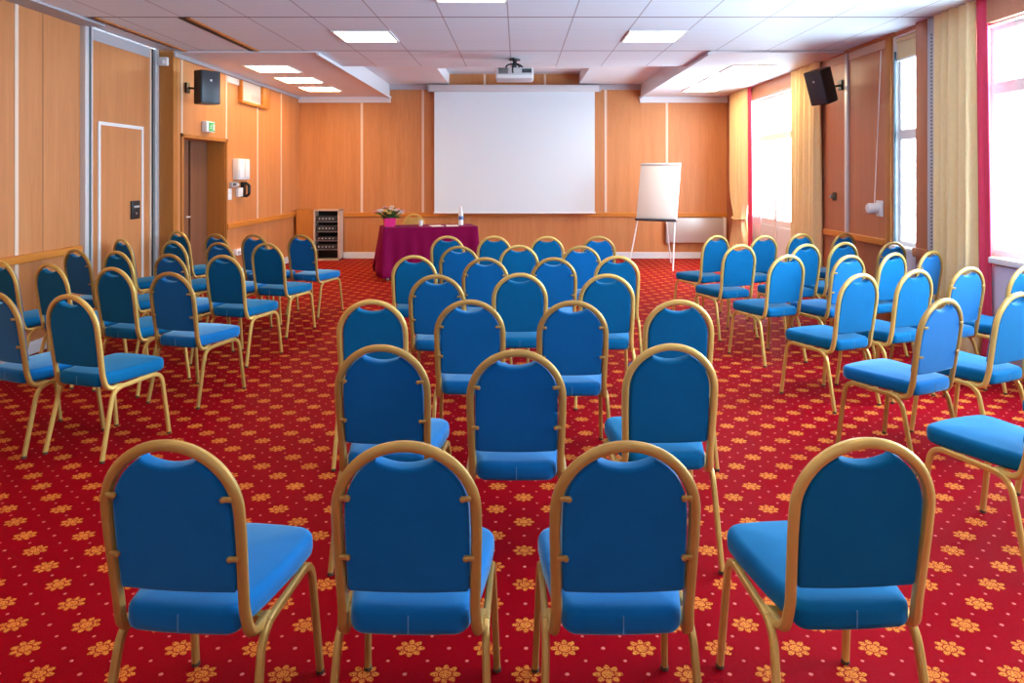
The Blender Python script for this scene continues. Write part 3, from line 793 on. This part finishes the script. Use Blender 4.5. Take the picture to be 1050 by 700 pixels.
# panel heater on the far wall
t = thing('panel_heater', 'long silver grey electric heater low on the far wall', 'heater', (3.27, YF-0.008, 0))
obj('front_panel', BX(-0.53, 0.49, -0.10, -0.02, 0.30, 0.75, bev=0.012), 'silver', t)
obj('end_cap', BX(0.485, 0.535, -0.105, -0.015, 0.29, 0.76, bev=0.01), 'white', t)
obj('end_cap', BX(-0.56, -0.525, -0.105, -0.015, 0.29, 0.76, bev=0.01), 'grey', t)
g_ = B()
for k in range(24): box(g_, -0.50+k*0.041, -0.475+k*0.041, -0.085, -0.04, 0.748, 0.753)
obj('top_grille', g_, 'dark', t, False)
f = B(); box(f, -0.3, -0.26, -0.03, 0.004, 0.33, 0.72); box(f, 0.22, 0.26, -0.03, 0.004, 0.33, 0.72); obj('wall_bracket', f, 'grey', t, False)

# audio rack
t = thing('rack_cabinet', 'wooden rack cabinet of audio equipment in the far corner', 'cabinet', (-3.60, 12.86, 0))
c = B()
box(c, -0.38, -0.05, 0, 0.30, 0, 0.91, bev=0.003); box(c, -0.05, 0.38, 0.27, 0.30, 0.02, 0.91)
obj('body', c, 'cab', t, False)
c = B(); box(c, -0.065, -0.045, -0.01, 0.28, 0, 0.91); box(c, 0.37, 0.395, -0.01, 0.3, 0, 0.91); box(c, -0.065, 0.395, -0.01, 0.3, 0.89, 0.915); box(c, -0.065, 0.395, -0.01, 0.3, 0, 0.025)
obj('rack_frame', c, 'beige', t, False)
obj('lining', BX(-0.045, 0.37, 0.255, 0.27, 0.025, 0.89), 'dark', t, False)
SHZ = (0.20, 0.36, 0.52, 0.70)
for z in SHZ: obj('shelf', BX(-0.045, 0.37, 0.005, 0.255, z-0.012, z), 'steel', t, False)
for k, (z, h, wd, lb) in enumerate(((0.70, 0.10, 0.36, 'slim mixer with pale switches on the top shelf of the rack'), (0.52, 0.11, 0.36, 'black amplifier on the second shelf of the rack'),
                              (0.36, 0.07, 0.38, 'flat black audio unit on the third shelf of the rack'), (0.20, 0.09, 0.38, 'grey-fronted audio unit on the lowest shelf of the rack'))):
    u = thing('audio_unit', lb, 'audio unit', (-3.60+0.163, 12.90, z), group='audio units in the rack cabinet')
    obj('case', BX(-wd/2, wd/2, 0.0, 0.2, 0.001, h, bev=0.003), 'black', u)
    obj('front_panel', BX(-wd/2+0.01, wd/2-0.01, -0.008, 0.004, 0.008, h-0.008), 'rack', u, False)
    for q in range(5):
        xx = -wd/2+0.05+q*wd/6
        obj('knob', lathe(B(), [(0.011, 0), (0.011, 0.012), (0.008, 0.016)], n=12, mtx=Matrix.Translation((xx, -0.008, h*0.5)) @ Matrix.Rotation(R(90), 4, 'X')), 'white' if (q+k) % 2 else 'alu', u)

# ------------------------------------------------------------------ fittings on the walls
# exit sign
t = thing('exit_sign', 'small green and white exit sign over the brown door', 'sign', (XLF, 9.25, 2.16))
obj('box', BX(0, 0.07, -0.125, 0.125, -0.07, 0.07, bev=0.01), 'white', t)
gp = obj('sign_panel', BX(0.069, 0.074, -0.06, 0.115, -0.055, 0.055), 'green', t, False)
pg = B()
box(pg, 0.0735, 0.0755, 0.055, 0.10, -0.04, 0.04)
for a in ((-0.012, 0.018, 0.022, 0.030),): lathe(h_ := B(), [(0.009, 0), (0.009, 0.002)], n=12, mtx=Matrix.Translation((0.0735, 0.004, 0.030)) @ Matrix.Rotation(R(90), 4, 'Y')); merge(pg, h_)
for p0, p1 in (((0.0, 0.018), (-0.012, -0.010)), ((-0.012, -0.010), (0.012, -0.022)), ((0.012, -0.022), (0.006, -0.042)), ((-0.012, -0.010), (-0.036, -0.028)), ((0.0, 0.016), (0.024, 0.002)), ((-0.004, 0.014), (-0.026, 0.006))):
    tube(pg, [(0.0745, p0[0], p0[1]), (0.0745, p1[0], p1[1])], 0.001, 0.005, side=(1, 0, 0), n=6)
obj('running_figure', pg, 'white', gp, False)
# electrical panel, thermostat, phone and sockets beside the door
t = thing('wall_cabinet', 'white cabinet mounted on the wall right of the brown door', 'cabinet', (XLF, 10.33, 1.62))
obj('case', BX(0, 0.09, -0.21, 0.21, -0.15, 0.15, bev=0.01), 'white', t); obj('door', BX(0.088, 0.098, -0.19, 0.19, -0.13, 0.13, bev=0.006), 'plaster', t)
obj('hinge', BX(0.095, 0.103, -0.012, 0.0, -0.12, 0.12, bev=0.002), 'beige', t)
t = thing('thermostat', 'grey thermostat box under the white wall cabinet', 'thermostat', (XLF, 10.11, 1.40))
obj('case', BX(0, 0.05, -0.11, 0.11, -0.035, 0.04, bev=0.006), 'grey', t); obj('display', BX(0.049, 0.053, -0.09, 0.0, -0.012, 0.025), 'rack', t, False); obj('dial', lathe(B(), [(0.018, 0), (0.018, 0.014), (0.014, 0.018)], n=16, mtx=Matrix.Translation((0.05, 0.07, 0)) @ Matrix.Rotation(R(90), 4, 'Y')), 'white', t)
t = thing('wall_phone', 'black telephone handset on a white cradle under the wall cabinet', 'telephone', (XLF, 10.36, 1.325))
obj('cradle', BX(0, 0.05, -0.13, 0.03, -0.10, 0.03, bev=0.008), 'white', t)
obj('handset', tube(B(), fillet([(0.055, 0.10, 0.10), (0.11, 0.10, 0.07), (0.11, 0.10, -0.07), (0.055, 0.10, -0.10)], [0.04, 0.04]), 0.03, 0.02, side=(0, 1, 0)), 'black', t)
obj('base', BX(0, 0.05, 0.05, 0.15, -0.11, 0.11, bev=0.008), 'black', t)
t = thing('light_switch', 'small white switch plate at the door edge below the thermostat', 'switch', (XLF, 10.0, 1.27))
obj('plate', BX(0, 0.014, -0.07, 0.07, -0.08, 0.08, bev=0.005), 'white', t)
for s in (-1, 1): obj('rocker', BX(0.012, 0.02, -0.05, 0.05, s*0.038-0.03, s*0.038+0.03, bev=0.004), 'plaster', t)
t = thing('socket_block', 'white socket block low on the wall behind the chairs', 'socket', (XLF, 10.34, 0.44))
obj('case', BX(0, 0.06, -0.2, 0.2, -0.045, 0.045, bev=0.008), 'white', t)
for q in range(4): obj('outlet', lathe(B(), [(0.026, 0), (0.026, 0.004), (0.018, 0.004), (0.018, 0.001)], n=16, mtx=Matrix.Translation((0.06, -0.14+q*0.093, 0)) @ Matrix.Rotation(R(90), 4, 'Y')), 'grey', t)
# framed vent high on the wall
t = thing('wall_vent', 'white vent in a wooden frame high on the wall near the soffit lights', 'vent', (XLF, 10.76, 2.64))
f = B(); box(f, 0, 0.06, -0.43, -0.39, -0.02, 0.27, bev=0.004); box(f, 0, 0.06, 0.42, 0.70, -0.02, 0.27, bev=0.004); box(f, 0, 0.06, -0.43, 0.70, -0.06, -0.021, bev=0.004)
obj('frame', f, 'rail', t)
obj('panel', BX(0, 0.02, -0.389, 0.419, -0.02, 0.27), 'vent', t, False)
v = B()
for k in range(5): box(v, 0.018, 0.026, 0.05, 0.39, 0.02+k*0.018, 0.028+k*0.018)
obj('slots', v, 'grey', t, False)
t = thing('access_plate', 'small white plate at the wall top beside the framed vent', 'plate', (XLF, 10.12, 2.868))
obj('cover', BX(0, 0.02, -0.2, 0.2, -0.045, 0.045, bev=0.005), 'white', t); obj('screw', lathe(B(), [(0.008, 0), (0.008, 0.003)], n=10, mtx=Matrix.Translation((0.02, 0.13, 0)) @ Matrix.Rotation(R(90), 4, 'Y')), 'alu', t)
t = thing('motion_sensor', 'small white sensor box at the corner above the partition end', 'sensor', (-4.12, 8.36, 2.86))
obj('case', BX(-0.055, 0.055, -0.05, 0, -0.05, 0.05, bev=0.012), 'white', t); obj('lens', lathe(B(), [(0.024, 0), (0.020, 0.010), (0.008, 0.016)], n=14, mtx=Matrix.Translation((0, -0.05, -0.01)) @ Matrix.Rotation(R(90), 4, 'X')), 'plaster', t)
# right wall
t = thing('wall_hook', 'small dark hook plate on the reddish wood panel', 'hook', (XR, 8.70, 1.28))
obj('plate', BX(-0.015, 0, -0.05, 0.05, -0.05, 0.05, bev=0.006), 'rubber', t); obj('peg', lathe(B(), [(0.014, 0), (0.014, 0.03), (0.022, 0.04), (0.018, 0.05)], n=14, mtx=Matrix.Translation((-0.012, 0, 0)) @ Matrix.Rotation(R(-90), 4, 'Y')), 'steel', t)
t = thing('blind_winder', 'white cord winder with hanging cord beside the narrow window', 'winder', (XR, 7.66, 1.185))
obj('drum', lathe(B(), [(0.05, 0), (0.055, 0.02), (0.055, 0.10), (0.045, 0.115), (0.02, 0.12)], n=20, mtx=Matrix.Rotation(R(-90), 4, 'Y')), 'white', t)
obj('back_plate', BX(-0.012, 0, -0.12, 0.03, -0.085, 0.085, bev=0.008), 'plaster', t)
obj('cord', tube(B(), [(-0.05, -0.02, 0.05), (-0.045, -0.08, 0.8), (-0.04, -0.14, 1.66)], 0.005, n=6), 'white', t)
t = thing('roller_blind', 'cream roller blind rolled half up at the top of the narrow window', 'blind', (XR, 7.11, 0))
obj('blind_fabric', BX(0.03, 0.036, -0.225, 0.225, 2.72, 2.94), 'blind', t, False)
obj('roller', tube(B(), [(0.033, -0.226, 2.90), (0.033, 0.226, 2.90)], 0.015, n=14, sq=1.0), 'blind', t)
obj('bottom_bar', BX(0.026, 0.042, -0.226, 0.226, 2.70, 2.722, bev=0.004), 'white', t)

# ------------------------------------------------------------------ curtains
def curtain_mesh(y0, y1, x, z0, z1, amp, waves, flare=0.0, pinch=None, skew=0.0):
    bm = B(); ns, nr = 14*waves, 26; th = 0.006; sheets = []
    for side in (0, 1):
        rows = []
        for r in range(nr+1):
            f_ = r/nr; z = z1+(z0-z1)*f_; row = []
            wid = 1+flare*f_; cy = (y0+y1)/2 + skew*f_
            if pinch:
                pk = math.exp(-((z-pinch[0])/0.28)**2); wid *= 1-pinch[1]*pk; cy += pinch[2]*pk
            for k in range(ns+1):
                u = k/ns; yy = cy+(u-0.5)*(y1-y0)*wid
                a_ = amp*(0.55+0.45*f_)*(1+0.35*math.sin(u*11+1.3))
                xx = x + a_*math.sin(u*waves*2*PI + 0.5*math.sin(f_*2.2+u*5)) + side*th
                row.append(bm.verts.new((xx, yy, z)))
            rows.append(row)
        sheets.append(rows)
    for rows in sheets:
        for A, Bq in zip(rows, rows[1:]):
            for k in range(ns): bm.faces.new((A[k], A[k+1], Bq[k+1], Bq[k]))
    F, K = sheets
    for k in range(ns):
        for r in (0, nr): bm.faces.new((F[r][k], F[r][k+1], K[r][k+1], K[r][k]))
    for r in range(nr):
        for k in (0, ns): bm.faces.new((F[r][k], F[r+1][k], K[r+1][k], K[r][k]))
    return bm
CX = XR-0.072
def curtain(label, y0, y1, z1, waves, amp, lining=None, **k):
    t = thing('curtain', label, 'curtain', (0, 0, 0), group='yellow floor-length curtains')
    t.location = (CX, (y0+y1)/2, 0); m = (y0+y1)/2
    obj('drape', curtain_mesh(y0-m, y1-m, 0, 0.02, z1, amp, waves, **k), 'curtain', t)
    if lining:
        a, b_, dx = lining
        obj('lining', curtain_mesh(a-m, b_-m, dx, 0.02, z1, amp*0.5, 1, flare=k.get('flare', 0)*2.0, skew=k.get('skew', 0)-0.03), 'lining', t)
    return t
c1 = curtain('yellow curtain tied back in the far corner by the glazed door', 11.75, 12.75, ZS-0.005, 6, 0.042, (11.66, 11.80, 0.01), pinch=(0.80, 0.45, -0.02))
tie = obj('tie_back', tube(B(), [(0.005+0.062*math.cos(q), -0.02+0.30*math.sin(q), 0.80+0.03*math.cos(q)) for q in [2*PI*k/32 for k in range(33)]], 0.006, 0.035, side=(1, 0, 0)), 'blind', c1)
c2 = curtain('straight yellow curtain hanging behind the tilted loudspeaker', 9.0, 9.88, ZS-0.005, 6, 0.045)
c3 = curtain('broad yellow curtain with red lining beside the brightest window', 5.93, 6.49, ZC-0.005, 5, 0.042, (5.81, 5.93, 0.02), flare=0.07, skew=-0.01)

# ------------------------------------------------------------------ light
wd = bpy.data.worlds.new('daylight'); S.world = wd; wd.use_nodes = True
bg = wd.node_tree.nodes['Background']
bg.inputs['Color'].default_value = (0.66, 0.84, 1.0, 1); bg.inputs['Strength'].default_value = 32.0
def portal(a, b_, z0, z1):
    l = bpy.data.lights.new('window_portal', 'AREA'); l.shape = 'RECTANGLE'; l.size = b_-a; l.size_y = z1-z0
    l.cycles.is_portal = True
    o = bpy.data.objects.new('window_portal', l); C.objects.link(o)
    o.location = (XR+T+0.02, (a+b_)/2, (z0+z1)/2); o.rotation_euler = (R(90), 0, R(90))
    return o
for q in ops: portal(*q)

# ------------------------------------------------------------------ camera
cam = bpy.data.cameras.new('camera'); co = bpy.data.objects.new('camera', cam); C.objects.link(co)
co.location = (0, 0, CAMZ); co.rotation_euler = (R(90), 0, 0)
cam.sensor_width = 36; cam.lens = 36*735/1050
cam.shift_x = -6/1050; cam.shift_y = -(350-178.5)/1050
cam.clip_start = 0.05
S.camera = co
S.view_settings.view_transform = 'Standard'; S.view_settings.look = 'None'
S.view_settings.gamma = 1; S.view_settings.use_curve_mapping = False
S.view_settings.exposure = -0.05
S.cycles.use_denoising = True
S.cycles.max_bounces = 8; S.cycles.diffuse_bounces = 5; S.cycles.sample_clamp_indirect = 6
